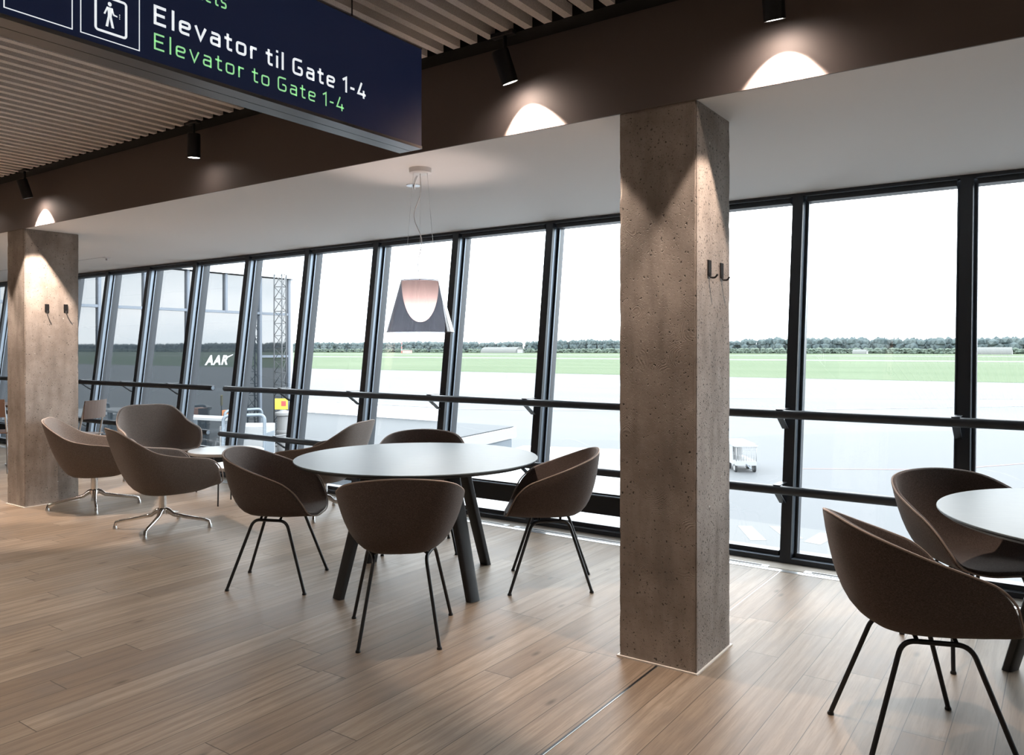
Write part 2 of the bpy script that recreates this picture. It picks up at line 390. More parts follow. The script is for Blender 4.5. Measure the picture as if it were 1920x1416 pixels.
rail(-7.41, 10.9, .485, 5.105, 'long lower black handrail before the windows, right of the gap', mr)
rail(-18.9, -7.62, .965, 5.165, 'upper black handrail on the far left, ending left of the gap', ml)
rail(-18.9, -7.62, .485, 5.105, 'lower black handrail on the far left, ending behind the lounge chair', ml)

# floor groove in front of the near column
bm = bmesh.new(); box(bm, -1.467, -1.457, -4.9, 3.18, 0, .0012); box(bm, -1.457, -1.4555, -4.9, 3.18, 0, .0018, 1)
struct(fin('trim_5', bm, [M['black'], M['alu']]), 'black expansion joint in the floor before the column', 'trim')
bm = bmesh.new(); box(bm, -1.4575, -1.4555, 3.62, 4.975, 0, .0012)
struct(fin('trim_6', bm, M['alu']), 'thin bright joint in the floor behind the column', 'trim')
# soffit seam
bm = bmesh.new(); box(bm, -19, -8.99, 4.70, 4.704, CZ-.0015, CZ+.001)
struct(fin('trim_7', bm, M['bead']), 'hairline joint in the white soffit', 'trim')

# ================================================================= CEILING THINGS
WARM = (1., .80, .66)
def spot(x, label, ax, ay, e_in, e_out, ang=84, group='black track spotlights'):
    t = thing('track_spotlight', label, 'spotlight', (x, 3.03, 2.885), group=group)
    bm = bmesh.new(); box(bm, -.075, .055, -.018, .018, -.022, .0); bevel(bm, .003, 1); fin('track_adapter', bm, M['black'], t)
    bm = bmesh.new(); tube(bm, [(0, 0, -.02), (0, 0, -.085)], .009, 12); fin('stem', bm, M['black'], t)
    # head: aimed by ax (towards +x) and ay (towards +y, the fascia)
    d = Vector((math.tan(R(ax)), math.tan(R(ay)), -1)).normalized()
    q = d.to_track_quat('-Z', 'Y'); 
    hd = bmesh.new(); lathe(hd, [(.001, .078), (.038, .078), (.041, .074), (.041, -.078), (.037, -.078), (.036, -.072), (.001, -.072)], 36, cap=False)
    h = fin('lamp_head', hd, M['black'], t, smooth='auto'); h.location = (0, 0, -.165); h.rotation_mode = 'QUATERNION'; h.rotation_quaternion = q
    ln = bmesh.new(); lathe(ln, [(.0355, 0), (.0355, .002)], 32)
    l = fin('lens', ln, M['lens'], h); l.location = (0, 0, -.076)
    for nm, ee, an, bl in (('beam_light', e_in, ang, .20), ('halo_light', e_out, 168, 1.)):
        if ee <= 0: continue
        ld = bpy.data.lights.new(nm, 'SPOT'); ld.energy = ee; ld.color = WARM; ld.spot_size = R(an); ld.spot_blend = bl; ld.shadow_soft_size = .012
        lo = bpy.data.objects.new(nm, ld); C.objects.link(lo); lo.parent = h; lo.location = (0, 0, -.082)
    return t
M['lens'] = mat('lit_lamp_lens', (1, 1, 1), .4, emit=(1, .93, .86), es=14)
spot(-2.17, 'black track spotlight tilted sideways, left of the near column', 9, 21, 66, 2.5, 77)
spot(-.913, 'black track spotlight at the top edge, right of the near column', -1, 19, 62, 2.5, 77)
spot(-4.68, 'black track spotlight left of the blue sign end', -4, 3, 8, .6, 60)
spot(-7.076, 'black track spotlight just right of the far column top', 0, 19, 150, 3, 80)
spot(-8.33, 'black track spotlight left of the far column, beyond the picture edge', 0, 20, 150, 3, 80)
# added fill lamps, out of view behind the viewer, to lift floor and slats
def fill_lamp(x, y, e_):
    t = thing('added_fill_lamp', 'added black cylinder fill lamp under the slats, unseen behind the viewer', 'fill_lamp', (x, y, 2.88), group='added fill lamps out of view')
    bm = bmesh.new(); lathe(bm, [(.001, 0), (.05, 0), (.05, -.14), (.045, -.14), (.044, -.12), (.001, -.12)], 28, cap=False); fin('housing', bm, M['black'], t, smooth='auto')
    bm = bmesh.new(); lathe(bm, [(.043, -.126), (.043, -.124)], 24); fin('lens', bm, M['lens'], t)
    ld = bpy.data.lights.new('fill_light', 'SPOT'); ld.energy = e_; ld.color = (1, .87, .76); ld.spot_size = R(125); ld.spot_blend = 1.; ld.shadow_soft_size = .04
    lo = bpy.data.objects.new('fill_light', ld); C.objects.link(lo); lo.parent = t; lo.location = (0, 0, -.14)
for x in (-13.5, -9.5, -5.5, -1.5, 2.5, 6.5):
    fill_lamp(x, -2.2, 120)
for x, e_ in ((-12.2, 150), (-9.9, 150), (-7.6, 150), (-5.3, 135), (-3.0, 80), (-.7, 30), (1.6, 26), (3.9, 26)):
    fill_lamp(x, .75, e_)

# soffit sprinkler and hanging smoke rose
t = thing('sprinkler_head', 'small round sprinkler in white soffit near the far column', 'sprinkler', (-9.05, 4.75, CZ))
bm = bmesh.new(); lathe(bm, [(.045, 0), (.045, -.004), (.02, -.010)], 20); fin('escutcheon', bm, M['white'], t)
bm = bmesh.new(); lathe(bm, [(.012, -.010), (.010, -.028), (.02, -.030)], 14); fin('nozzle', bm, M['alu'], t)

# ---- pendant lamp
def pendant(x, y, label, energy, zb=1.485):
    t = thing('pendant_lamp', label, 'pendant lamp', (x, y, 0))
    bm = bmesh.new(); lathe(bm, [(.001, CZ), (.066, CZ), (.066, CZ-.008), (.064, CZ-.026), (.058, CZ-.030), (.001, CZ-.030)], 40, cap=False); fin('ceiling_canopy', bm, M['canopy'], t, smooth='auto')
    zt = zb+.302; r0, r1 = .198, .113
    for k in range(3):
        a = R(12+120*k); bm = bmesh.new(); tube(bm, [(.046*cos(a), .046*sin(a), CZ-.03), (.105*cos(a), .105*sin(a), zt-.004)], .0011, 6); fin('suspension_wire', bm, M['alu'], t)
    # power flex, wavy
    pts = []
    for k in range(41):
        s = k/40; z = CZ-.03+(zt-.03-(CZ-.03))*s
        A = .030*sin(pi*min(1, s*1.02)); pts.append((A*sin(s*13.)*(1-.3*s)-.018*sin(pi*s), .3*A*cos(s*9), z))
    bm = bmesh.new(); tube(bm, pts, .0024, 8); fin('power_cable', bm, M['white'], t)
    # smoked outer shade
    bm = bmesh.new(); lathe(bm, [(r0, zb), (r1, zt)], 72, cap=False)
    s_ = fin('outer_shade', bm, M['smoke'], t, smooth=True)
    bm = bmesh.new(); tube(bm, [(r1*cos(2*pi*k/60), r1*sin(2*pi*k/60), zt) for k in range(60)], .0016, 6, closed=True)
    tube(bm, [(r0*cos(2*pi*k/72), r0*sin(2*pi*k/72), zb) for k in range(72)], .0012, 6, closed=True); fin('shade_rim', bm, M['black'], s_)
    # opal inner diffuser, egg shaped and closed below
    prof = []
    zc, hgt, rr = zb+.06, zt-zb-.064, .109
    for k in range(0, 19):
        a = pi/2*k/18; prof.append((max(.0005, rr*sin(a)**.93), zc+hgt*(1-cos(a)**.98)))
    bm = bmesh.new(); lathe(bm, prof, 48, cap=False); fin('inner_diffuser', bm, M['opal'], t, smooth=True)
    ld = bpy.data.lights.new('bulb_light', 'POINT'); ld.energy = energy; ld.color = (1, .80, .70); ld.shadow_soft_size = .035
    lo = bpy.data.objects.new('bulb_light', ld); C.objects.link(lo); lo.parent = t; lo.location = (0, 0, zc+.062)
    return t
M['canopy'] = mat('white_canopy_metal', (.80, .78, .77), .35)
def m_opal():
    m = bpy.data.materials.new('opal_glass_diffuser'); m.use_nodes = True; t = m.node_tree; t.nodes.clear(); a = N(m)
    o = a.n('OutputMaterial'); tl = a.n('BsdfTranslucent', {0: (.9, .8, .78, 1)}); df = a.n('BsdfDiffuse', {0: (.72, .66, .66, 1)})
    mx = a.n('MixShader', {0: .5, 1: tl.outputs[0], 2: df.outputs[0]}); t.links.new(mx.outputs[0], o.inputs[0]); return m
M['opal'] = m_opal()
pendant(-3.10, 3.475, 'pendant lamp with smoked shade over the big round table', 4.5)

# small ceiling rose left of the pendant, linked by a white cable
t = thing('ceiling_rose', 'flat white rose on soffit with cable looped to the pendant canopy', 'ceiling rose', (-3.45, 3.80, CZ))
bm = bmesh.new(); lathe(bm, [(.001, 0), (.046, 0), (.046, -.004), (.001, -.005)], 32, cap=False); fin('rose_disc', bm, M['alu'], t, smooth='auto')
bm = bmesh.new(); tube(bm, [(0, 0, -.004), (.02, -.01, -.03), (.10, -.10, -.035), (.22, -.21, -.02), (.30, -.28, -.012), (.315, -.29, -.006)], .004, 8); fin('cable', bm, M['white'], t)

# ================================================================= BLUE SIGN
SX, SY0, SY1, SZ0, SZ1 = -2.41, -.6, 2.71, 2.30, 2.76
M['navy'] = mat('navy_sign_face', (.010, .020, .060), .38, emit=(.012, .022, .075), es=.12)
M['ltwhite'] = mat('backlit_white_lettering', (.85, .88, .9), .4, emit=(.90, .96, 1.), es=.42)
M['ltgreen'] = mat('backlit_green_lettering', (.35, .75, .35), .4, emit=(.36, .86, .38), es=.36)
sg = thing('hanging_sign', 'navy hanging lightbox sign with white and green Elevator text', 'sign', (SX, SY0, SZ0))
L = SY1-SY0; Hh = SZ1-SZ0
bm = bmesh.new(); box(bm, -.135, 0, 0, L, .012, Hh-.006); fin('face_panel', bm, M['navy'], sg)
M['anod'] = mat('anodised_sign_profile', (.17, .17, .175), .30, .9)
bm = bmesh.new(); box(bm, -.066, .002, -.003, L+.002, -.001, .012); box(bm, -.137, -.070, -.003, L+.002, -.001, .012); box(bm, -.070, -.066, 0, L, .004, .012, 1)
box(bm, -.137, .002, -.003, L+.002, Hh-.006, Hh)
fin('edge_profile', bm, [M['anod'], M['black']], sg)
for yy in (1.75, ):
    bm = bmesh.new(); tube(bm, [(-.02, 2.30-SY0+.0, Hh), (-.02, 2.30-SY0, Hh+.14)], .003, 8); fin('suspension_cable', bm, M['black'], sg)
bm = bmesh.new(); tube(bm, [(-.02, .5, Hh), (-.02, .5, Hh+.14)], .003, 8); fin('suspension_cable', bm, M['black'], sg)
fnt = None
def text(s, y, z, h, wtot, m, parent, name, off=0., right=False, shear=0., X=None, rot=None):
    cu = bpy.data.curves.new(name, 'FONT'); cu.body = s; cu.size = 1; cu.extrude = 0; cu.offset = off; cu.shear = shear; cu.space_character = 1.12
    cu.resolution_u = 6
    tmp = bpy.data.objects.new(name+'_tmp', cu); C.objects.link(tmp); bpy.context.view_layer.update()
    dg = bpy.context.evaluated_depsgraph_get(); me = bpy.data.meshes.new_from_object(tmp.evaluated_get(dg))
    bpy.data.objects.remove(tmp)
    xs = [v.co.x for v in me.vertices]; x0, x1 = min(xs), max(xs)
    capH = .729                                        # cap height of the built-in font at size 1
    kx = wtot/(x1-x0) if wtot else h/capH; kz = h/capH
    for v in me.vertices:
        u = (v.co.x-x0)*kx; ww = v.co.y*kz
        if right: u -= (x1-x0)*kx
        v.co = (.0012, u, ww)
    me.materials.clear(); me.materials.append(m)
    o = bpy.data.objects.new(name, me); C.objects.link(o); o.parent = parent; o.location = (0, y, z)
    sol = o.modifiers.new('thickness', 'SOLIDIFY'); sol.thickness = .001; sol.offset = -1
    return o
GLY = {  # centre lines of a plain squarish sans: (strokes, corner radius, advance)
 'E': ([[(.50, .93), (.07, .93), (.07, .07), (.50, .07)], [(.07, .52), (.45, .52)]], 0, .56),
 'l': ([[(.07, 1.05), (.07, 0)]], 0, .14),
 'e': ([[(.07, .38), (.46, .38), (.46, .65), (.07, .65), (.07, .07), (.45, .07)]], .17, .53),
 'v': ([[(.03, .72), (.245, .04), (.46, .72)]], 0, .49),
 'a': ([[(.08, .65), (.43, .65), (.43, 0)], [(.43, .40), (.07, .40), (.07, .07), (.43, .07)]], .14, .50),
 't': ([[(.16, .92), (.16, .07), (.36, .07)], [(.01, .65), (.35, .65)]], .12, .37),
 'o': ([[(.26, .65), (.07, .65), (.07, .07), (.46, .07), (.46, .65), (.26, .65)]], .18, .53),
 'r': ([[(.07, .72), (.07, 0)], [(.07, .46), (.07, .65), (.33, .65)]], .14, .34),
 'i': ([[(.07, .72), (.07, 0)], [(.07, .90), (.07, 1.04)]], 0, .14),
 'G': ([[(.53, .93), (.07, .93), (.07, .07), (.53, .07), (.53, .48), (.31, .48)]], .20, .60),
 '1': ([[(.03, .76), (.24, .95), (.24, 0)]], 0, .31),
 '-': ([[(.04, .40), (.30, .40)]], 0, .34),
 '4': ([[(.27, 1.0), (.05, .25), (.53, .25)], [(.40, .52), (.40, 0)]], 0, .56),
 'T': ([[(.0, .93), (.58, .93)], [(.29, .93), (.29, 0)]], 0, .58),
 's': ([[(.42, .65), (.07, .65), (.07, .37), (.42, .37), (.42, .07), (.05, .07)]], .13, .49)}
def lettering(word, y, z, h, wtot, m, name, wt, right=False):
    adv = 0; tot = sum((GLY[c][2]+.15 if c != ' ' else .28) for c in word)-.15
    k = (wtot/tot) if wtot else h*.92
    y0 = y-(tot*k if right else 0); x = 0; bm = bmesh.new()
    for c in word:
        if c == ' ': x += .28; continue
        st, r, w_ = GLY[c]
        for pl in st:
            P = [Vector(((p[0]+x)*k, p[1]*h, 0)) for p in pl]
            if r: P = rounded(P, r*h*.95, 6)
            n = len(P); L_, R_ = [], []
            for i in range(n):
                a = (P[i]-P[i-1]).normalized() if i else None; b = (P[i+1]-P[i]).normalized() if i < n-1 else None
                a = a or b; b = b or a; t = (a+b).normalized(); nn = Vector((-t.y, t.x, 0)); q = wt*h/2/max(.5, nn.dot(Vector((-a.y, a.x, 0))))
                L_.append(P[i]+nn*q); R_.append(P[i]-nn*q)
            lv = [bm.verts.new((.0012, y0+p.x, z+p.y)) for p in L_]; rv = [bm.verts.new((.0012, y0+p.x, z+p.y)) for p in R_]
            for i in range(n-1): bm.faces.new((lv[i], lv[i+1], rv[i+1], rv[i]))
        x += w_+.15
    return fin(name, bm, m, sg)
lettering('Elevator til Gate 1-4', 1.415-SY0, 2.4335-SZ0, .063, .945, M['ltwhite'], 'white_lettering', .150)
lettering('Elevator to Gate 1-4', 1.415-SY0, 2.3515-SZ0, .055, .822, M['ltgreen'], 'green_lettering', .110)
lettering('Toilets', 1.687-SY0, 2.573-SZ0, .055, 0, M['ltgreen'], 'green_lettering', .110, right=True)
def frame_rect(bm, y0, y1, z0, z1, t_, X=.0012):
    for a, b, c_, d in ((y0, y1, z0, z0+t_), (y0, y1, z1-t_, z1), (y0, y0+t_, z0+t_, z1-t_), (y1-t_, y1, z0+t_, z1-t_)):
        box(bm, 0.0002, X, a, b, c_, d)
bm = bmesh.new(); frame_rect(bm, 1.185-SY0, 1.370-SY0, .0300, .2150, .0028); frame_rect(bm, .977-SY0, 1.163-SY0, .0300, .2150, .0028); fin('pictogram_border', bm, M['ltwhite'], sg)
def ringrect(bm, y0, y1, z0, z1, t_, r_):
    def pts(a, b, c_, d, r): 
        out = []
        for cx, cz, a0 in ((b-r, d-r, 0), (a+r, d-r, 90), (a+r, c_+r, 180), (b-r, c_+r, 270)):
            for k in range(7): q = R(a0+15*k); out.append((cx+r*cos(q), cz+r*sin(q)))
        return out
    A = pts(y0, y1, z0, z1, r_); B = pts(y0+t_, y1-t_, z0+t_, z1-t_, max(.0005, r_-t_)); n = len(A)
    va = [bm.verts.new((.0013, p, q)) for p, q in A]; vb = [bm.verts.new((.0013, p, q)) for p, q in B]
    for i in range(n): bm.faces.new((va[i], va[(i+1) % n], vb[(i+1) % n], vb[i]))
bm = bmesh.new(); ringrect(bm, 1.2265-SY0, 1.329-SY0, .052, .1680, .0075, .012)
def poly(bm, pts, cy, cz, k=1.):
    bm.faces.new([bm.verts.new((.0013, cy+p*k, cz+q*k)) for p, q in pts])
cy, cz = 1.2735-SY0, .074
K = .001
# standing figure reaching to a button panel (units: mm)
poly(bm, [(K*6.0*cos(R(a)), 71*K+K*6.6*sin(R(a))) for a in range(0, 360, 24)], cy, cz)
poly(bm, [(-9*K, 61*K), (9*K, 61*K), (7*K, 40*K), (6*K, 34*K), (-6*K, 34*K), (-6*K, 44*K)], cy, cz)
poly(bm, [(-6*K, 34*K), (0, 34*K), (-1*K, 26*K), (-5*K, 0), (-13*K, 0)], cy, cz); poly(bm, [(0, 34*K), (6*K, 34*K), (14*K, 0), (6*K, 0), (0, 26*K)], cy, cz)
poly(bm, [(-9*K, 61*K), (-6*K, 56*K), (-14*K, 36*K), (-19*K, 37*K)], cy, cz)
poly(bm, [(9*K, 61*K), (12*K, 50*K), (14*K, 44*K), (24*K, 42*K), (24*K, 38*K), (11*K, 39*K), (6*K, 52*K)], cy, cz)
for q in (36, 42, 48): poly(bm, [(31*K+1.7*K*cos(R(a)), q*K+1.7*K*sin(R(a))) for a in range(0, 360, 45)], cy, cz)
poly(bm, [(-20*K, 100*K), (-8*K, 100*K), (-14*K, 110*K)], cy+.002, cz); poly(bm, [(8*K, 110*K), (20*K, 110*K), (14*K, 100*K)], cy+.002, cz)
fin('lift_pictogram', bm, M['ltwhite'], sg)
# left box: toilet figure whose foot shows
bm = bmesh.new(); cy = 1.08-SY0
poly(bm, [(-20*K, 200*K), (20*K, 200*K), (24*K, 120*K), (12*K, 120*K), (10*K, 62*K), (-2*K, 65*K), (-2*K, 118*K), (-12*K, 118*K), (-14*K, 66*K), (-24*K, 64*K), (-24*K, 120*K)], cy, .03)
fin('toilet_pictogram', bm, M['ltwhite'], sg)

# ================================================================= CHAIRS
def catmull(keys, n, closed=True):
    m = len(keys); out = []
    for i in range(n):
        s = i/n*m; k = int(s); t = s-k
        p0, p1, p2, p3 = (Vector(keys[(k+j-1) % m]) for j in range(4))
        out.append(.5*((2*p1) + (-p0+p2)*t + (2*p0-5*p1+4*p2-p3)*t*t + (-p0+3*p1-3*p2+p3)*t**3))
    return out
def shell_mesh(rimk, basek, centre, n=88, rows=13):
    def mirror(k): return k + [(-x, y, z) for x, y, z in reversed(k[1:-1])]
    rim = catmull(mirror(rimk), n); base = catmull(mirror(basek), n); Cc = Vector(centre)
    bm = bmesh.new(); c0 = bm.verts.new(Cc); prev = None
    for r in range(1, rows+1):
        v = r/rows; ring = []
        for i in range(n):
            B, Rm = base[i], rim[i]; Bp = Cc.lerp(B, .62); Bp.z = Cc.z+(B.z-Cc.z)*.35
            if v <= .3: p = Cc.lerp(Bp, v/.3)
            else:
                t = (v-.3)/.7; P1 = B; P2 = B.lerp(Rm, .42)
                # belly the wall a little outwards
                d = Vector((B.x, B.y, 0)); 
                if d.length > 1e-6: P2 = P2 + d.normalized()*.016*min(1, max(0, (Rm.z-B.z)/.25))
                p = Bp*(1-t)**3 + P1*3*t*(1-t)**2 + P2*3*t*t*(1-t) + Rm*t**3
            ring.append(bm.verts.new(p))
        for i in range(n):
            j = (i+1) % n
            if prev is None: bm.faces.new((c0, ring[i], ring[j]))
            else: bm.faces.new((prev[i], ring[i], ring[j], prev[j]))
        prev = ring
    return bm, rim
def add_shell(parent, rimk, basek, centre, m, thick, pr):
    bm, rim = shell_mesh(rimk, basek, centre)
    o = fin('seat_shell', bm, m, parent, smooth=True)
    # make the surface normals point up/inwards so that solidify grows outwards
    me = o.data; 
    if me.polygons[0].normal.z < 0: me.flip_normals()
    s = o.modifiers.new('thickness', 'SOLIDIFY'); s.thickness = thick; s.offset = -1; s.use_rim = True
    b = o.modifiers.new('soft_edge', 'BEVEL'); b.width = thick*.42; b.segments = 3; b.limit_method = 'ANGLE'; b.angle_limit = R(50)
    n = len(rim); pts = []
    for i in range(n):
        p = rim[i]; d = Vector((p.x, p.y-centre[1], 0)).normalized(); front = max(0., min(1., (centre[2]+.12-p.z)/.12))
        pts.append(p + d*thick*.80*(1-front) + Vector((0, 0, -.003*(1-front)-thick*.80*front)) + d*.002*front)
    bm = bmesh.new(); tube(bm, pts, pr, 6, closed=True); fin('piping', bm, M['piping'], o, smooth=True)
    return o
RIM_D = [(0, -.268, .798), (.142, -.254, .788), (.234, -.202, .764), (.281, -.092, .718), (.290, .035, .668), (.284, .115, .632), (.266, .172, .580), (.243, .210, .520), (.208, .243, .462), (.11, .265, .436), (0, .270, .434)]
BAS_D = [(0, -.205, .434), (.100, -.192, .434), (.162, -.145, .434), (.196, -.060, .434), (.208, .035, .434), (.212, .105, .435), (.210, .148, .437), (.202, .180, .440), (.182, .208, .446), (.10, .222, .448), (0, .225, .448)]
def dining_chair(loc, rz, label, group):
    t = thing('shell_armchair', label, 'chair', loc, rz, group)
    add_shell(t, RIM_D, BAS_D, (0, .03, .440), M['felt'], .022, .0042)
    zt = .396
    for sx in (-1, 1):
        for (fx, fy, tx, ty) in ((.185, -.232, .122, -.10), (.248, .232, .165, .105)):
            mx, my = .1435, .0025
            bm = bmesh.new()
            path = rounded([(sx*fx, fy, .008), (sx*tx, ty, zt), (sx*mx, my, zt)], .045, 7)
            tube(bm, path, .0088, 12)
            l = fin('leg', bm, M['black'], t, smooth='auto')
            bm = bmesh.new(); lathe(bm, [(.012, 0), (.0125, .004), (.010, .012)], 14, (sx*fx, fy, 0)); fin('foot_glide', bm, M['black'], l, smooth='auto')
    for y in (-.055, .065):
        bm = bmesh.new(); xx = .135 if y < 0 else .155; tube(bm, rounded([(-xx, y, zt), (-xx+.03, y, zt+.022), (xx-.03, y, zt+.022), (xx, y, zt)], .02, 4), .0075, 10); fin('crossbar', bm, M['black'], t, smooth='auto')
    return t
def face(dx, dy): return math.atan2(dy, dx)-pi/2
G1 = 'armchairs around the big round table'; G2 = 'armchairs at the right-hand round table'
c1 = dining_chair((-2.655, 2.835, 0), face(-.655, .755), 'brown upholstered armchair seen from behind at the front of the round table', G1)
dup(c1, (-3.845, 3.04, 0), face(.83, .557), 'brown armchair at the left side of the round table, facing right', G1)
dup(c1, (-2.50, 3.955, 0), face(-.84, -.54), 'lighter brown armchair on the right of the round table, facing left', G1)
dup(c1, (-3.70, 4.16, 0), face(.62, -.785), 'armchair behind the round table, only its curved top showing', G1)
dup(c1, (-.435, 3.105, 0), face(.845, .53), 'large dark brown armchair in the right foreground', G2)
dup(c1, (-.36, 4.17, 0), face(.66, -.75), 'armchair nearest the window, behind the right foreground armchair', G2)

RIM_L = [(0, -.405, .790), (.15, -.400, .789), (.255, -.368, .765), (.318, -.275, .700), (.350, -.150, .628), (.366, .0, .592), (.372, .150, .574), (.368, .265, .552), (.358, .335, .500), (.345, .368, .430), (.300, .388, .372), (.16, .396, .358), (0, .400, .355)]
BAS_L = [(0, -.245, .300), (.12, -.235, .300), (.205, -.200, .302), (.262, -.125, .304), (.292, -.035, .306), (.305, .060, .310), (.310, .150, .316), (.308, .225, .322), (.302, .275, .330), (.290, .305, .340), (.245, .325, .350), (.14, .335, .356), (0, .338, .358)]
def lounge(loc, rz, base_rot, label, group):
    t = thing('lounge_chair', label, 'lounge chair', loc, rz, group)
    add_shell(t, [(a*.96, b*.885, c) for a, b, c in RIM_L], [(a*.96, b*.885, c) for a, b, c in BAS_L], (0, .05, .305), M['felt2'], .026, .0045)
    bm = bmesh.new(); lathe(bm, [(.034, .115), (.034, .150), (.027, .158), (.027, .272), (.06, .282)], 24); col = fin('pedestal', bm, M['chrome'], t, smooth='auto')
    for k in range(4):
        a = base_rot - rz + k*pi/2; c_, s_ = cos(a), sin(a)
        bm = bmesh.new()
        pr = [(.0, .150), (.045, .135), (.085, .105), (.20, .082), (.315, .062), (.350, .050), (.357, .020)]
        tube(bm, [(r*c_, r*s_, z) for r, z in pr], [.020, .020, .016, .0135, .012, .0125, .0125], 12)
        l = fin('base_arm', bm, M['chrome'], t, smooth='auto')
        bm = bmesh.new(); lathe(bm, [(.016, 0), (.016, .012), (.0125, .028)], 16, (.357*c_, .357*s_, 0)); fin('foot_glide', bm, M['alu'], l, smooth='auto')
    return t
def place_lounge(loc, fwd, foot_deg, label):
    return lounge(loc, face(*fwd), R(foot_deg), label, 'lounge chairs grouped left of the round table')
place_lounge((-5.725, 3.44, 0), (.26, .96), -50.5, 'brown lounge chair on star base, second from the left, in front')
place_lounge((-6.99, 3.56, 0), (.58, .81), -115, 'reddish brown lounge chair on star base beside the far column')
place_lounge((-7.80, 4.62, 0), (.965, -.26), -60, 'light taupe lounge chair facing the camera, nearest the windows')
place_lounge((-5.12, 4.53, 0), (-.93, -.37), -55, 'lounge chair with its back to the windows, behind the left side of the round table')

# ---- round tables
def round_table(loc, rz, r, label, feet):
    t = thing('round_table', label, 'table', loc, rz)
    bm = bmesh.new(); lathe(bm, [(r-.022, .716), (r-.004, .7285), (r-.004, .7315)], 96); e_ = fin('edge_band', bm, M['black'], t, smooth='auto')
    bm = bmesh.new(); lathe(bm, [(r-.004, .7315), (r, .7335), (r, .738), (r-.002, .740)], 96); fin('tabletop', bm, M['laminate'], t, smooth='auto')
    for k, (fx, fy) in enumerate(feet):
        a = math.atan2(fy, fx); rt = .20; tx, ty = fx*.62, fy*.62
        n = Vector((cos(a), sin(a), 0)); s = Vector((-sin(a), cos(a), 0)); bm = bmesh.new(); F = Vector((fx, fy, 0)); T = Vector((tx, ty, .70))
        rings = []
        for Pp, ww, dd in ((F, .040, .022), (F.lerp(T, .5), .045, .024), (T, .050, .027)):
            ring = []
            for q in range(16):
                an = 2*pi*q/16; cx = math.copysign(abs(cos(an))**.55, cos(an)); sx_ = math.copysign(abs(sin(an))**.55, sin(an))
                ring.append(bm.verts.new(Pp + s*ww*cx + n*dd*sx_))
            rings.append(ring)
        for A, B in zip(rings, rings[1:]):
            for q in range(16): bm.faces.new((A[q], A[(q+1) % 16], B[(q+1) % 16], B[q]))
        bm.faces.new(rings[0]); bm.faces.new(rings[-1]); fin('leg', bm, M['leg'], t, smooth='auto')
    bm = bmesh.new()
    for a in (R(45), R(135)):
        mt = Matrix.Rotation(a, 4, 'Z'); box(bm, -.34, .34, -.03, .03, .690, .716, 0, mt)
    fin('underframe', bm, M['black'], t)
    return t
M['leg'] = mat('black_stained_oak_leg', (.018, .018, .019), .5)
fa = [(.375*sx, .375*sy) for sx, sy in ((1, 1), (-1, 1), (-1, -1), (1, -1))]
round_table((-3.185, 3.545, 0), R(31.7), .722, 'big round table with grey top and black legs left of the column', fa)
round_table((.275, 3.785, 0), R(18), .722, 'round table with grey top cut by the right picture edge', fa)

def side_table(loc, r, z, label):
    t = thing('side_table', label, 'side table', loc, group='low round side tables between the lounge chairs')
    bm = bmesh.new(); lathe(bm, [(r-.004, z-.030), (r, z-.024), (r, z-.004), (r-.004, z)], 56); fin('tabletop', bm, M['sidetop'], t, smooth='auto')
    for k in range(4):
        a = R(-100+90*k); bm = bmesh.new(); tube(bm, [(.84*r*cos(a), .84*r*sin(a), 0), (.82*r*cos(a), .82*r*sin(a), z-.03)], .0065, 10); fin('leg', bm, M['black'], t, smooth='auto')
M['sidetop'] = mat('pale_grey_tabletop', (.42, .42, .42), .32)
side_table((-6.08, 4.42, 0), .27, .352, 'smaller low round side table, the nearer of the pair')
side_table((-6.86, 4.80, 0), .36, .385, 'larger low round side table behind the small one')

# ---- coat hooks on the columns
M['hook'] = mat('matt_black_hook', (.010, .010, .011), .85, spec=.2)
def hook(x, y, z, label):
    t = thing('coat_hook', label, 'coat hook', (x, y, z), group='black coat hooks on the concrete columns')
    bm = bmesh.new(); prism(bm, [(-.017, -.05), (.017, -.05), (.017, .018), (-.017, .018)], 0, .006)
    for v in bm.verts: v.co = Vector((v.co.z, v.co.x, v.co.y+.012))
    fin('back_plate', bm, M['hook'], t)
    bm = bmesh.new(); tube(bm, rounded([(.006, 0, -.025), (.006, 0, -.046), (.030, 0, -.048), (.040, 0, -.034)], .012, 5), .0045, 8); fin('prong', bm, M['black'], t, smooth='auto')
hook(-1.285, 3.333, 1.745, 'black coat hook on the near column, closer to the camera')
hook(-1.285, 3.484, 1.745, 'black coat hook on the near column, closer to the windows')
hook(-7.45, 3.372, 1.760, 'black coat hook on the far column, closer to the camera')
hook(-7.45, 3.534, 1.765, 'black coat hook on the far column, closer to the windows')

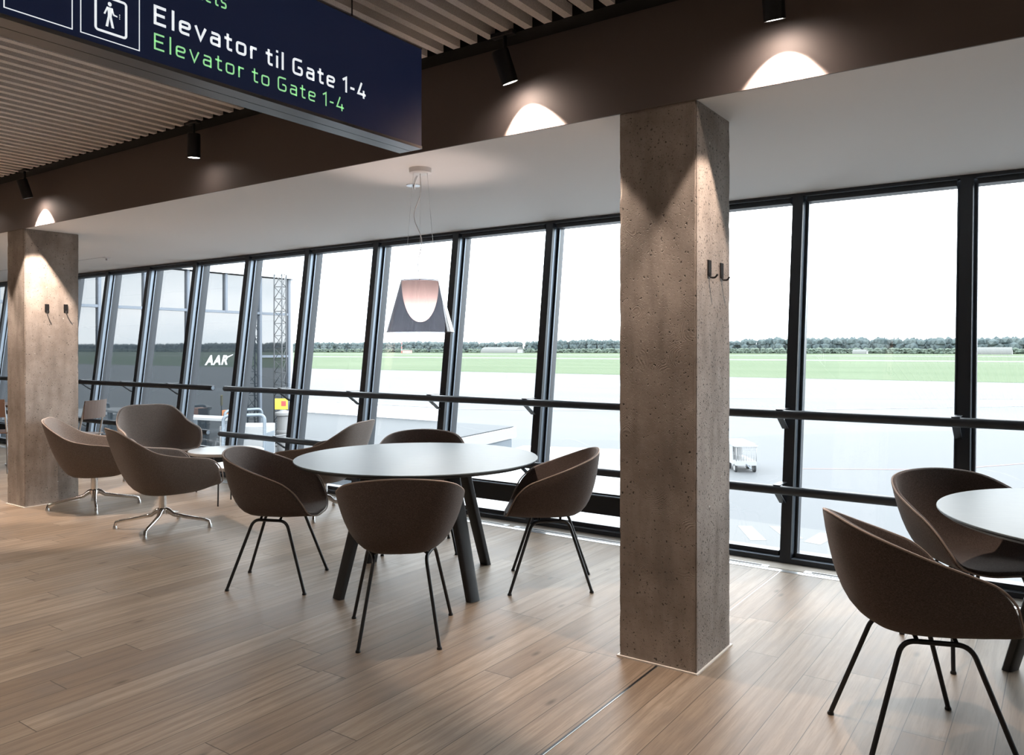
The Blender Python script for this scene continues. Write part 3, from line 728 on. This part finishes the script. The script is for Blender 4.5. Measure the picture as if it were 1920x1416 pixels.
# ---- cafe corner at the far left
M['ply'] = mat('walnut_plywood', (.105, .060, .042), .45)
def cafe_chair(loc, rz, label):
    t = thing('cafe_chair', label, 'chair', loc, rz, 'plywood cafe chairs at the far left')
    bm = bmesh.new(); box(bm, -.20, .20, -.20, .20, .445, .457); bevel(bm, .004); fin('seat', bm, M['ply'], t)
    bm = bmesh.new()
    for i in range(8):
        a0, a1 = -.19+.0475*i, -.19+.0475*(i+1); f = lambda a: -.215-.03*(1-(a/.19)**2)
        hexa(bm, [(a0, f(a0)-.01, .63), (a1, f(a1)-.01, .63), (a1, f(a1), .63), (a0, f(a0), .63), (a0, f(a0)-.03, .83), (a1, f(a1)-.03, .83), (a1, f(a1)-.02, .83), (a0, f(a0)-.02, .83)])
    fin('backrest', bm, M['ply'], t)
    for sx in (-1, 1):
        bm = bmesh.new(); tube(bm, rounded([(sx*.215, -.235, 0), (sx*.185, -.16, .44), (sx*.18, -.235, .80)], .05, 5), .010, 10); fin('leg', bm, M['alu'], t, smooth='auto')
        bm = bmesh.new(); tube(bm, rounded([(sx*.215, .21, 0), (sx*.185, .17, .437), (sx*.185, -.16, .437)], .04, 5), .010, 10); fin('leg', bm, M['alu'], t, smooth='auto')
cafe_chair((-8.95, 4.35, 0), face(-.80, -.45), 'dark plywood cafe chair with steel frame, half hidden right of the far column')
cafe_chair((-9.98, 3.95, 0), face(-.75, .65), 'dark plywood cafe chair with steel frame, cut by the left picture edge')
t = thing('cafe_table', 'square dark cafe table at the left edge behind the far column', 'table', (-10.35, 4.45, 0))
bm = bmesh.new(); box(bm, -.34, .34, -.34, .34, .715, .74); bevel(bm, .003); fin('tabletop', bm, M['ply'], t)
bm = bmesh.new(); lathe(bm, [(.22, 0), (.22, .012), (.025, .02), (.025, .715)], 24); fin('pedestal', bm, M['alu'], t, smooth='auto')
b_ = thing('glass_bottle', 'dark green bottle standing on the cafe table', 'bottle', (-10.16, 4.36, .74))
bm = bmesh.new(); lathe(bm, [(.036, 0), (.040, .01), (.040, .14), (.030, .175), (.015, .20), (.014, .24)], 24); fin('body', bm, mat('dark_green_glass', (.01, .02, .012), .12), b_, smooth='auto')
bm = bmesh.new(); lathe(bm, [(.0155, .24), (.0155, .265)], 16); fin('cap', bm, M['black'], b_)

# ================================================================= OUTSIDE
GZ = -4.8
def m_apron():
    m = mat('pale_apron_concrete', rough=.85); a = N(m); tc = a.n('TexCoord').outputs['Object']
    f = a.n('TexNoise', {'Vector': a.n('Mapping', {'Vector': tc, 'Scale': (.03, .12, 1.)}).outputs[0], 'Scale': 1., 'Detail': 6.}).outputs['Fac']
    g = a.n('TexNoise', {'Vector': tc, 'Scale': .9, 'Detail': 5.}).outputs['Fac']
    c = a.mix(a.ramp(f, .35, .68), (.072, .075, .079), (.086, .089, .092)); c = a.mix(a.math('MULTIPLY', a.ramp(g, .45, .7), .25), c, (.063, .067, .072))
    a.link(c, 'Base Color'); return m
def m_grass():
    m = mat('mown_airfield_grass', rough=.9, spec=.1); a = N(m); tc = a.n('TexCoord').outputs['Object']
    f = a.n('TexNoise', {'Vector': a.n('Mapping', {'Vector': tc, 'Scale': (.010, .05, 1.)}).outputs[0], 'Scale': 1., 'Detail': 7., 'Roughness': .65}).outputs['Fac']
    a.link(a.mix(a.ramp(f, .32, .68), (.052, .078, .038), (.078, .102, .058)), 'Base Color'); return m
M['outwhite'] = mat('weathered_white_paint', (.27, .275, .28), .6); M['apron'] = m_apron(); M['grass'] = m_grass()
M['asphalt'] = mat('pale_runway_asphalt', (.095, .097, .096), .85)
M['mark'] = mat('white_road_marking', (.12, .123, .124), .7); M['redmark'] = mat('red_road_marking', (.11, .068, .068), .7)
def sheet(name, pts, z, m, label, cat, kind='structure', thick=.05):
    bm = bmesh.new(); prism(bm, pts, z-thick, z); o = fin(name, bm, m); o['kind'] = kind; o['label'] = label; o['category'] = cat; return o
sheet('apron_ground', [(-5000, 2), (7000, 2), (7000, 176), (-5000, 176)], GZ, M['apron'], 'pale concrete aircraft apron outside', 'apron', thick=.4)
sheet('grass_field', [(-5000, 176), (7000, 176), (7000, 6000), (-5000, 6000)], GZ+.03, M['grass'], 'green airfield grass beyond the apron', 'grass', 'stuff', .4)
sheet('runway', [(-5000, 470), (7000, 470), (7000, 515), (-5000, 515)], GZ+.08, M['asphalt'], 'pale runway strip across the grass', 'runway')
sheet('taxiway', [(-5000, 830), (7000, 830), (7000, 890), (-5000, 890)], GZ+.12, M['asphalt'], 'far pale taxiway strip before the forest', 'taxiway')
sheet('dark_taxi_lane', [(-90, 28.15), (40, 28.15), (40, 112), (-7, 68.8), (-16.2, 59), (-19.4, 54.6), (-25, 48.3), (-31.4, 44.6), (-90, 20)], GZ+.012, mat('grey_worn_asphalt', (.062, .066, .071), .8), 'slightly darker driving lane on the apron', 'lane', thick=.01)
sheet('service_road', [(-40, 6), (40, 6), (40, 28.15), (-40, 28.15)], GZ+.016, mat('light_service_road', (.082, .084, .085), .8), 'pale service road below the windows', 'road', thick=.01)

# trees: one long forest edge at the far side of the airfield
def forest(name, x0, x1, y0, depth, h, n, seed, m, label, conif=.35, wd=1.):
    rnd = random.Random(seed); bm = bmesh.new()
    ico = bmesh.new(); bmesh.ops.create_icosphere(ico, subdivisions=1, radius=1); vs = [v.co.copy() for v in ico.verts]; fs = [[v.index for v in f.verts] for f in ico.faces]; ico.free()
    for i in range(n):
        x = x0+(x1-x0)*(i+rnd.random())/n; y = y0+rnd.random()*depth; hh = h*(.86+.16*rnd.random()+.14*noise.noise(Vector((x*.004, seed, 0))))
        r = h*wd*(.20+.12*rnd.random())
        if rnd.random() < conif:
            rr = []
            for q in range(7):
                a = 2*pi*q/7; rr.append(bm.verts.new((x+r*.75*cos(a), y+r*.75*sin(a), GZ+hh*.2)))
            tp = bm.verts.new((x, y, GZ+hh*1.04))
            for q in range(7): bm.faces.new((rr[q], rr[(q+1) % 7], tp))
            bm.faces.new(list(reversed(rr)))
        for zc, k in ((.70, 1.), (.42, 1.15), (.18, 1.2)):
            o = Vector((x+rnd.uniform(-1, 1)*r*.4, y+rnd.uniform(-1, 1)*r*.4, GZ+hh*zc)); nv = [bm.verts.new(o+Vector((v.x*r*k*rnd.uniform(.8, 1.2), v.y*r*k, v.z*hh*.26*rnd.uniform(.75, 1.2)))) for v in vs]
            for f in fs: bm.faces.new([nv[j] for j in f])
    o = fin(name, bm, m); tag(o, label, 'trees', kind='stuff'); return o
def m_tree(c1, c2):
    m = mat('conifer_foliage', rough=.95, spec=.05); a = N(m); tc = a.n('TexCoord').outputs['Object']
    f = a.n('TexNoise', {'Vector': tc, 'Scale': .09, 'Detail': 5.}).outputs['Fac']; a.link(a.mix(a.ramp(f, .35, .65), c1, c2), 'Base Color'); return m
forest('forest_edge', -3300, 5200, 1480, 120, 30, 3000, 3, m_tree((.052, .070, .075), (.088, .108, .108)), 'long dark forest edge on the horizon')  # distance haze is mixed into this paler, bluer foliage colour
forest('bush_row', -3300, 5200, 1400, 40, 10.5, 1500, 5, m_tree((.066, .088, .074), (.098, .120, .098)), 'lower greener bushes in front of the forest', 0, 2.)

# hangars, hut and wind mast in the distance
def shelter(x, y, L, r, label):
    t = thing('hangar', label, 'hangar', (x, y, GZ+.04))
    bm = bmesh.new(); n = 14
    A = [bm.verts.new((-L/2, r*1.3*cos(pi*k/n), r*sin(pi*k/n))) for k in range(n+1)]; B = [bm.verts.new((L/2, r*1.3*cos(pi*k/n), r*sin(pi*k/n))) for k in range(n+1)]
    for k in range(n): bm.faces.new((A[k], A[k+1], B[k+1], B[k]))
    bm.faces.new(A); bm.faces.new(B); bm.faces.new((A[0], B[0], B[n], A[n])); fin('vault', bm, M['hangar'], t)
    bm = bmesh.new(); box(bm, L/2-.3, L/2+.4, -r*.8, r*.8, 0, r*.6); fin('door', bm, M['outwhite'], t)
M['hangar'] = mat('weathered_hangar_roof', (.10, .104, .10), .8)
shelter(-90, 1290, 58, 10, 'long grey arched hangar before the forest, seen in the wide right pane')
shelter(-265, 1330, 20, 7, 'small pale arched shelter before the forest, just right of the near column')
shelter(-960, 1330, 90, 12, 'pale arched hangar below the pendant lamp at the forest edge')
t = thing('wind_mast', 'slim red and white mast in the far field left of the pendant', 'mast', (-1075, 1150, GZ+.04))
for k in range(5):
    bm = bmesh.new(); lathe(bm, [(.9-.1*k, 4.4*k), (.8-.1*k, 4.4*(k+1))], 8); fin('mast_section', bm, M['outwhite'] if k % 2 else mat('red_mast_paint', (.5, .12, .10), .6), t)
t = thing('equipment_hut', 'tiny pale red hut beside the wind mast', 'hut', (-1060, 1150, GZ+.04))
bm = bmesh.new(); box(bm, -9, 9, -4, 4, 0, 5.5); fin('hut_wall', bm, mat('pale_red_wall', (.42, .26, .24), .8), t)
bm = bmesh.new(); prism(bm, [(-9.6, -4.6), (9.6, -4.6), (9.6, 4.6), (-9.6, 4.6)], 5.5, 6.1); fin('hut_roof', bm, M['outwhite'], t)

# ---- wing of the terminal with reflective glass, at right angles to this facade
WX = -16.5; WY0, WY1 = 5.7, 13.45
wg = thing('terminal_wing', 'glass-fronted terminal wing outside on the left, reflecting the airfield', 'building', (WX, 0, GZ))
tz = lambda z: z-GZ
bm = bmesh.new(); box(bm, -9.9, -.12, WY0, WY1-.1, 0, tz(3.22)); fin('wall', bm, mat('dark_wing_core', (.03, .033, .037), .6), wg)
bm = bmesh.new(); box(bm, -10, .12, WY0, WY1+.08, tz(3.22), tz(3.30)); fin('roof_edge', bm, M['alu'], wg)
YM = [WY0+.06, 6.6, 7.55, 8.5, 9.5, 10.53, 11.53, 12.52, 13.40]; ZT = [-4.75, 2.30, 3.22]
for a, b in zip(YM, YM[1:]):
    for c_, d in zip(ZT, ZT[1:]):
        bm = bmesh.new(); box(bm, -.045, -.030, a+.0, b-.0, tz(c_)+.025, tz(d)-.025)
        fin('glass_pane', bm, M['wingglass'], wg)
M['wingbar'] = mat('blue_grey_facade_bar', (.13, .15, .18), .4, .3)
for y in YM:
    bm = bmesh.new(); box(bm, -.09, .03, y-.03, y+.03, tz(2.30) if y == 11.53 else 0, tz(3.22)); fin('facade_mullion', bm, M['wingbar'], wg)
for z in (1.22, 2.30):
    bm = bmesh.new(); box(bm, -.08, .022, WY0 if z > 2 else 12.52, 13.40, tz(z)-.03, tz(z)+.03); fin('facade_transom', bm, M['wingbar'], wg)
bm = bmesh.new(); box(bm, -.02, .035, WY1-.02, WY1+.06, 0, tz(3.24)); fin('corner_post', bm, mat('pale_corner_trim', (.35, .36, .38), .4, .4), wg)

# reflection of an AAR sign, modelled as white letters on the wing glass
fl_ = thing('reflected_lettering', 'reflected AAR sign in the dark wing glass, modelled as white slanted letters', 'lettering', (WX-.029, 10.98, 1.035))
M['letterwhite'] = mat('reflected_letter_white', (.85, .86, .87), .5)
lt = text('AAR', 0, 0, .225, .62, M['letterwhite'], fl_, 'letters', .035, shear=.32)
bm = bmesh.new(); bm.faces.new([bm.verts.new(p) for p in ((.001, .55, .17), (.001, .78, .245), (.001, .76, .225), (.001, .60, .150))]); fin('swoosh', bm, M['letterwhite'], fl_)

# lattice mast in front of the end of the wing
lm = thing('lattice_mast', 'slim dark steel lattice mast before the end of the glass wing', 'mast', (-16.0, 12.75, -1.0))
bm = bmesh.new(); s = .17; H_ = 4.26
co = [(s*cos(R(a)), s*sin(R(a))) for a in (90, 210, 330)]
for cx, cy_ in co: tube(bm, [(cx, cy_, 0), (cx, cy_, H_)], .018, 6)
nb = 14
for k in range(nb):
    z0, z1 = H_*k/nb, H_*(k+1)/nb
    for i in range(3):
        a, b = co[i], co[(i+1) % 3]; tube(bm, [(a[0], a[1], z0), (b[0], b[1], z1)], .008, 5); tube(bm, [(a[0], a[1], z1), (b[0], b[1], z1)], .006, 5)
fin('lattice', bm, mat('dark_galvanised_steel', (.06, .065, .07), .5, .4), lm)
bm = bmesh.new(); box(bm, -.24, .24, -.24, .24, 0, .03); fin('footing', bm, M['apron'], lm)

# ---- dark flat roof of the lower building with white edge
def slabroof(name, pts, z0, z1, top, edge, label, t_=.35):
    t = thing(name, label, 'roof', (0, 0, 0))
    bm = bmesh.new(); prism(bm, pts, z1-.02, z1); fin('roof_surface', bm, top, t)
    cx = sum(p[0] for p in pts)/len(pts); cy_ = sum(p[1] for p in pts)/len(pts)
    bm = bmesh.new(); prism(bm, [((p[0]-cx)*1.012+cx, (p[1]-cy_)*1.012+cy_) for p in pts], z0, z1-.03); fin('fascia', bm, edge, t)
    return t
M['felt_roof'] = mat('dark_grey_roofing_felt', (.038, .043, .048), .75)
M['pvc'] = mat('pale_roof_membrane', (.25, .255, .26), .6)
slabroof('flat_roof', [(-30, 13.7), (-16.2, 13.7), (-16.2, 9.5), (-12.35, 9.5), (-14.1, 20.15), (-30, 20.15)], -1.35, -1.0, M['felt_roof'], M['outwhite'], 'dark grey flat roof with white edge outside, behind the round table')
slabroof('white_canopy_roof', [(-7.5, 6.2), (-2.4, 6.2), (-6.3, 14.4), (-9.2, 13.5)], -.95, -.6, mat('white_roof_membrane', (.24, .245, .25), .5), M['outwhite'], 'white canopy roof outside, low behind the right side of the round table')
lb = thing('lower_building', 'grey ground-floor block under the dark flat roof', 'building', (-15, 15, GZ))
bm = bmesh.new(); prism(bm, [(-1.1, -5.3), (2.3, -5.3), (1.0, 4.9), (-14.5, 4.9), (-14.5, -1.1), (-1.1, -1.1)], 0, 3.43); fin('wall', bm, mat('grey_blue_cladding', (.11, .13, .15), .7), lb)
cb = thing('canopy_building', 'block carrying the white canopy roof', 'building', (-6.2, 10, GZ))
bm = bmesh.new(); prism(bm, [(-1.0, -3.5), (3.2, -3.5), (0.1, 3.9), (-2.6, 3.2)], 0, 3.83); fin('wall', bm, M['outwhite'], cb)
t = thing('roof_tray', 'small metal cable tray on the white canopy roof', 'cable tray', (-6.6, 8.6, -.6), R(20))
bm = bmesh.new(); box(bm, -.5, .5, -.06, .06, 0, .05); fin('tray', bm, M['alu'], t)
bm = bmesh.new(); tube(bm, [(.5, 0, .03), (.9, .1, .02), (1.3, -.15, .02), (1.9, -.05, .02)], .012, 8); fin('cable', bm, M['black'], t)
# white ribbed parapet along the far edge of the dark roof
t = thing('roof_parapet', 'white ribbed parapet at the back of the dark flat roof', 'parapet', (-24, 20.3, -1.35))
bm = bmesh.new(); box(bm, -3, 6.7, -.03, .03, 0, .80)
q = -3
while q < 6.7: box(bm, q, q+.04, -.06, -.03, .30, .70); q += .16
fin('ribbed_panel', bm, M['white'], t)
bm = bmesh.new(); box(bm, -3, 6.75, -.06, .06, .80, .84); fin('cap_rail', bm, M['white'], t)
bm = bmesh.new(); tube(bm, [(7.3, -.1, .35), (7.3, -.1, .92)], .02, 8); tube(bm, [(6.7, 0, .82), (7.3, -.1, .92)], .012, 8); fin('stay', bm, M['wingbar'], t)
# things standing on the dark roof before the wing
def tubeframe(name, loc, rz, wd, h, label, m):
    t = thing(name, label, 'railing', loc, rz)
    bm = bmesh.new(); tube(bm, rounded([(-wd/2, 0, 0), (-wd/2, 0, h), (wd/2, 0, h), (wd/2, 0, 0)], .12, 5), .035, 10); fin('hoop', bm, m, t, smooth='auto')
    bm = bmesh.new(); tube(bm, [(-wd/2, 0, h*.55), (wd/2, 0, h*.55)], .022, 8); fin('mid_rail', bm, m, t)
    return t
M['pipe'] = mat('weathered_steel_pipe', (.16, .19, .22), .45, .5)
tubeframe('guard_rail', (-13.7, 10.0, -1.0), R(55), .8, 1.05, 'grey tubular guard hoop on the dark roof, seen through the gap in the handrail', M['pipe'])
tubeframe('guard_rail', (-15.5, 11.3, -1.0), R(80), .9, 1.0, 'further grey tubular guard hoop beside the wing', M['pipe'])
t = thing('ventilation_unit', 'white boxy ventilation unit on the roof beside the wing', 'ventilation unit', (-14.55, 10.75, -1.0), R(35))
bm = bmesh.new(); box(bm, -.5, .45, -.4, .4, .06, .76); bevel(bm, .02); fin('casing', bm, M['outwhite'], t)
bm = bmesh.new(); box(bm, .45, .46, -.3, .3, .12, .60); fin('grille', bm, M['pipe'], t)
bm = bmesh.new(); box(bm, -.45, .4, -.35, .35, 0, .06); fin('plinth', bm, M['black'], t)
t = thing('roof_walkway', 'white narrow walkway board on posts beside the wing', 'walkway', (-15.5, 9.75, -1.0), R(10))
bm = bmesh.new(); box(bm, -.7, 1.4, -.25, .25, .93, .98); fin('deck', bm, M['outwhite'], t)
for xx in (-.5, .4, 1.25):
    bm = bmesh.new(); box(bm, xx-.025, xx+.025, -.03, .03, 0, .93); fin('post', bm, M['pipe'], t)
t = thing('warning_board', 'yellow board with a red patch on the roof near the lattice mast', 'sign', (-15.35, 12.25, -1.0), R(40))
bm = bmesh.new(); box(bm, -.15, .15, -.015, .015, .96, 1.22); fin('panel', bm, mat('yellow_sign_paint', (.55, .42, .05), .5), t)
bm = bmesh.new(); box(bm, .0, .11, -.019, -.015, 1.04, 1.16); fin('red_patch', bm, mat('red_sign_paint', (.45, .06, .06), .5), t)
bm = bmesh.new(); box(bm, -.03, .03, -.012, .012, 0, .96); fin('post', bm, M['pipe'], t)
t = thing('exhaust_cowl', 'grey ribbed cylinder cowl below the yellow board', 'exhaust cowl', (-14.95, 12.0, -1.0))
bm = bmesh.new(); lathe(bm, [(.15, 0), (.15, .45), (.165, .46), (.165, .50), (.15, .51), (.15, .84), (.20, .86), (.20, .92), (.04, .98)], 28); fin('cowl_body', bm, mat('worn_zinc', (.22, .22, .22), .55, .4), t)
t = thing('orange_box', 'small orange box at the foot of the wing glass', 'box', (-15.9, 11.25, -1.0))
bm = bmesh.new(); box(bm, -.16, .16, -.13, .13, .78, .98); fin('box_body', bm, mat('faded_orange', (.50, .20, .09), .7), t)
bm = bmesh.new(); box(bm, -.03, .03, -.03, .03, 0, .78); fin('post', bm, M['pipe'], t)

# ---- apron markings
def stripe(pts, wd, m, label, name='road_marking', z=GZ+.022, group=None):
    bm = bmesh.new()
    for (a, b) in zip(pts, pts[1:]):
        d = Vector((b[0]-a[0], b[1]-a[1], 0)).normalized(); n = Vector((-d.y, d.x, 0))*wd/2
        prism(bm, [(a[0]-n.x, a[1]-n.y), (b[0]-n.x, b[1]-n.y), (b[0]+n.x, b[1]+n.y), (a[0]+n.x, a[1]+n.y)], z-.004, z)
    return tag(fin(name, bm, m), label, 'road marking', group)
stripe([(-12.1, 41.6), (-4.9, 46.1), (-3.66, 48.3), (-1.87, 51), (6, 63)], .22, M['redmark'], 'thin red guide line across the apron at the right')
for pts, lb_ in (([(-9.42, 27.16), (-9.0, 27.4), (-7.92, 25.6), (-8.35, 25.3)], 'white slanted dashed marking on the service road, right beside the column'),
            ([(-8.5, 27.75), (-7.9, 27.95), (-7.0, 26.5), (-7.5, 26.2)], 'white slanted marking partly behind the first mullion right of the column'),
            ([(-6.9, 26.1), (-6.35, 26.0), (-6.2, 27.75), (-6.8, 27.75)], 'white slanted marking in the wide pane left of the right-hand armchairs'),
            ([(-5.6, 26.0), (-4.9, 26.0), (-4.9, 27.3), (-5.2, 27.3)], 'white slanted marking nearest the right-hand armchairs')):
    bm = bmesh.new(); prism(bm, pts, GZ+.018, GZ+.022)
    tag(fin('road_marking', bm, M['mark']), lb_, 'road marking', 'white zebra markings on the service road')
stripe([(-60, 60), (-30, 75), (10, 118)], .5, M['mark'], 'long faint white guide line across the open apron')
stripe([(-40, 95), (60, 160)], .5, M['mark'], 'far faint white guide line on the apron')

# ---- baggage trailer
tr = thing('baggage_trailer', 'small white box trailer with mesh end parked on the apron, right of the column', 'trailer', (-13.35, 39.5, GZ), math.atan2(.57, .82))
M['tyre'] = mat('black_tyre', (.02, .022, .024), .8)
Wd, Ln, Z0, Z1 = 1.05, 2.6, .36, 1.38                         # local x = width, y = length away from us
bm = bmesh.new(); box(bm, -Wd/2, Wd/2, -.35, Ln-.35, Z0, Z0+.22); fin('chassis', bm, M['outwhite'], tr)
bm = bmesh.new(); box(bm, -Wd/2, -Wd/2+.03, .25, Ln-.35, Z0+.22, Z1-.08); box(bm, -Wd/2+.03, Wd/2, Ln-.38, Ln-.35, Z0+.22, Z1-.08); fin('side_panel', bm, M['outwhite'], tr)
bm = bmesh.new(); prism(bm, [(-Wd/2-.05, -.38), (Wd/2+.05, -.38), (Wd/2+.05, Ln-.3), (-Wd/2-.05, Ln-.3)], Z1-.08, Z1-.02)
vs = prism(bm, [(-Wd/2, -.1), (Wd/2, -.1), (Wd/2, Ln-.4), (-Wd/2, Ln-.4)], Z1-.02, Z1+.06); fin('roof', bm, M['outwhite'], tr)
bm = bmesh.new()
for q in range(9): xx = -Wd/2+.02+(Wd-.04)*q/8; tube(bm, [(xx, -.33, Z0+.22), (xx, -.33, Z1-.08)], .010 if 0 < q < 8 else .022, 6)
for q in range(6): zz = Z0+.30+q*.12; tube(bm, [(-Wd/2, -.33, zz), (Wd/2, -.33, zz)], .006, 5)
fin('mesh_end', bm, M['outwhite'], tr)
bm = bmesh.new(); box(bm, -Wd/2-.01, -Wd/2, .05, .20, Z1-.36, Z1-.16); fin('latch', bm, M['black'], tr)
for sx in (-1, 1):
    for yy in (-.05, 1.05):
        bm = bmesh.new(); tube(bm, [(sx*(Wd/2-.10), yy, .21), (sx*(Wd/2-.0), yy, .21)], .21, 24); wl = fin('wheel', bm, M['tyre'], tr, smooth='auto')
        bm = bmesh.new(); tube(bm, [(sx*(Wd/2-.10)-sx*.005, yy, .21), (sx*(Wd/2)+sx*.008, yy, .21)], .125, 20); fin('rim', bm, M['outwhite'], wl, smooth='auto')
bm = bmesh.new(); tube(bm, [(0, -.35, .42), (.12, -.75, .25)], .03, 8); fin('drawbar', bm, M['pipe'], tr)
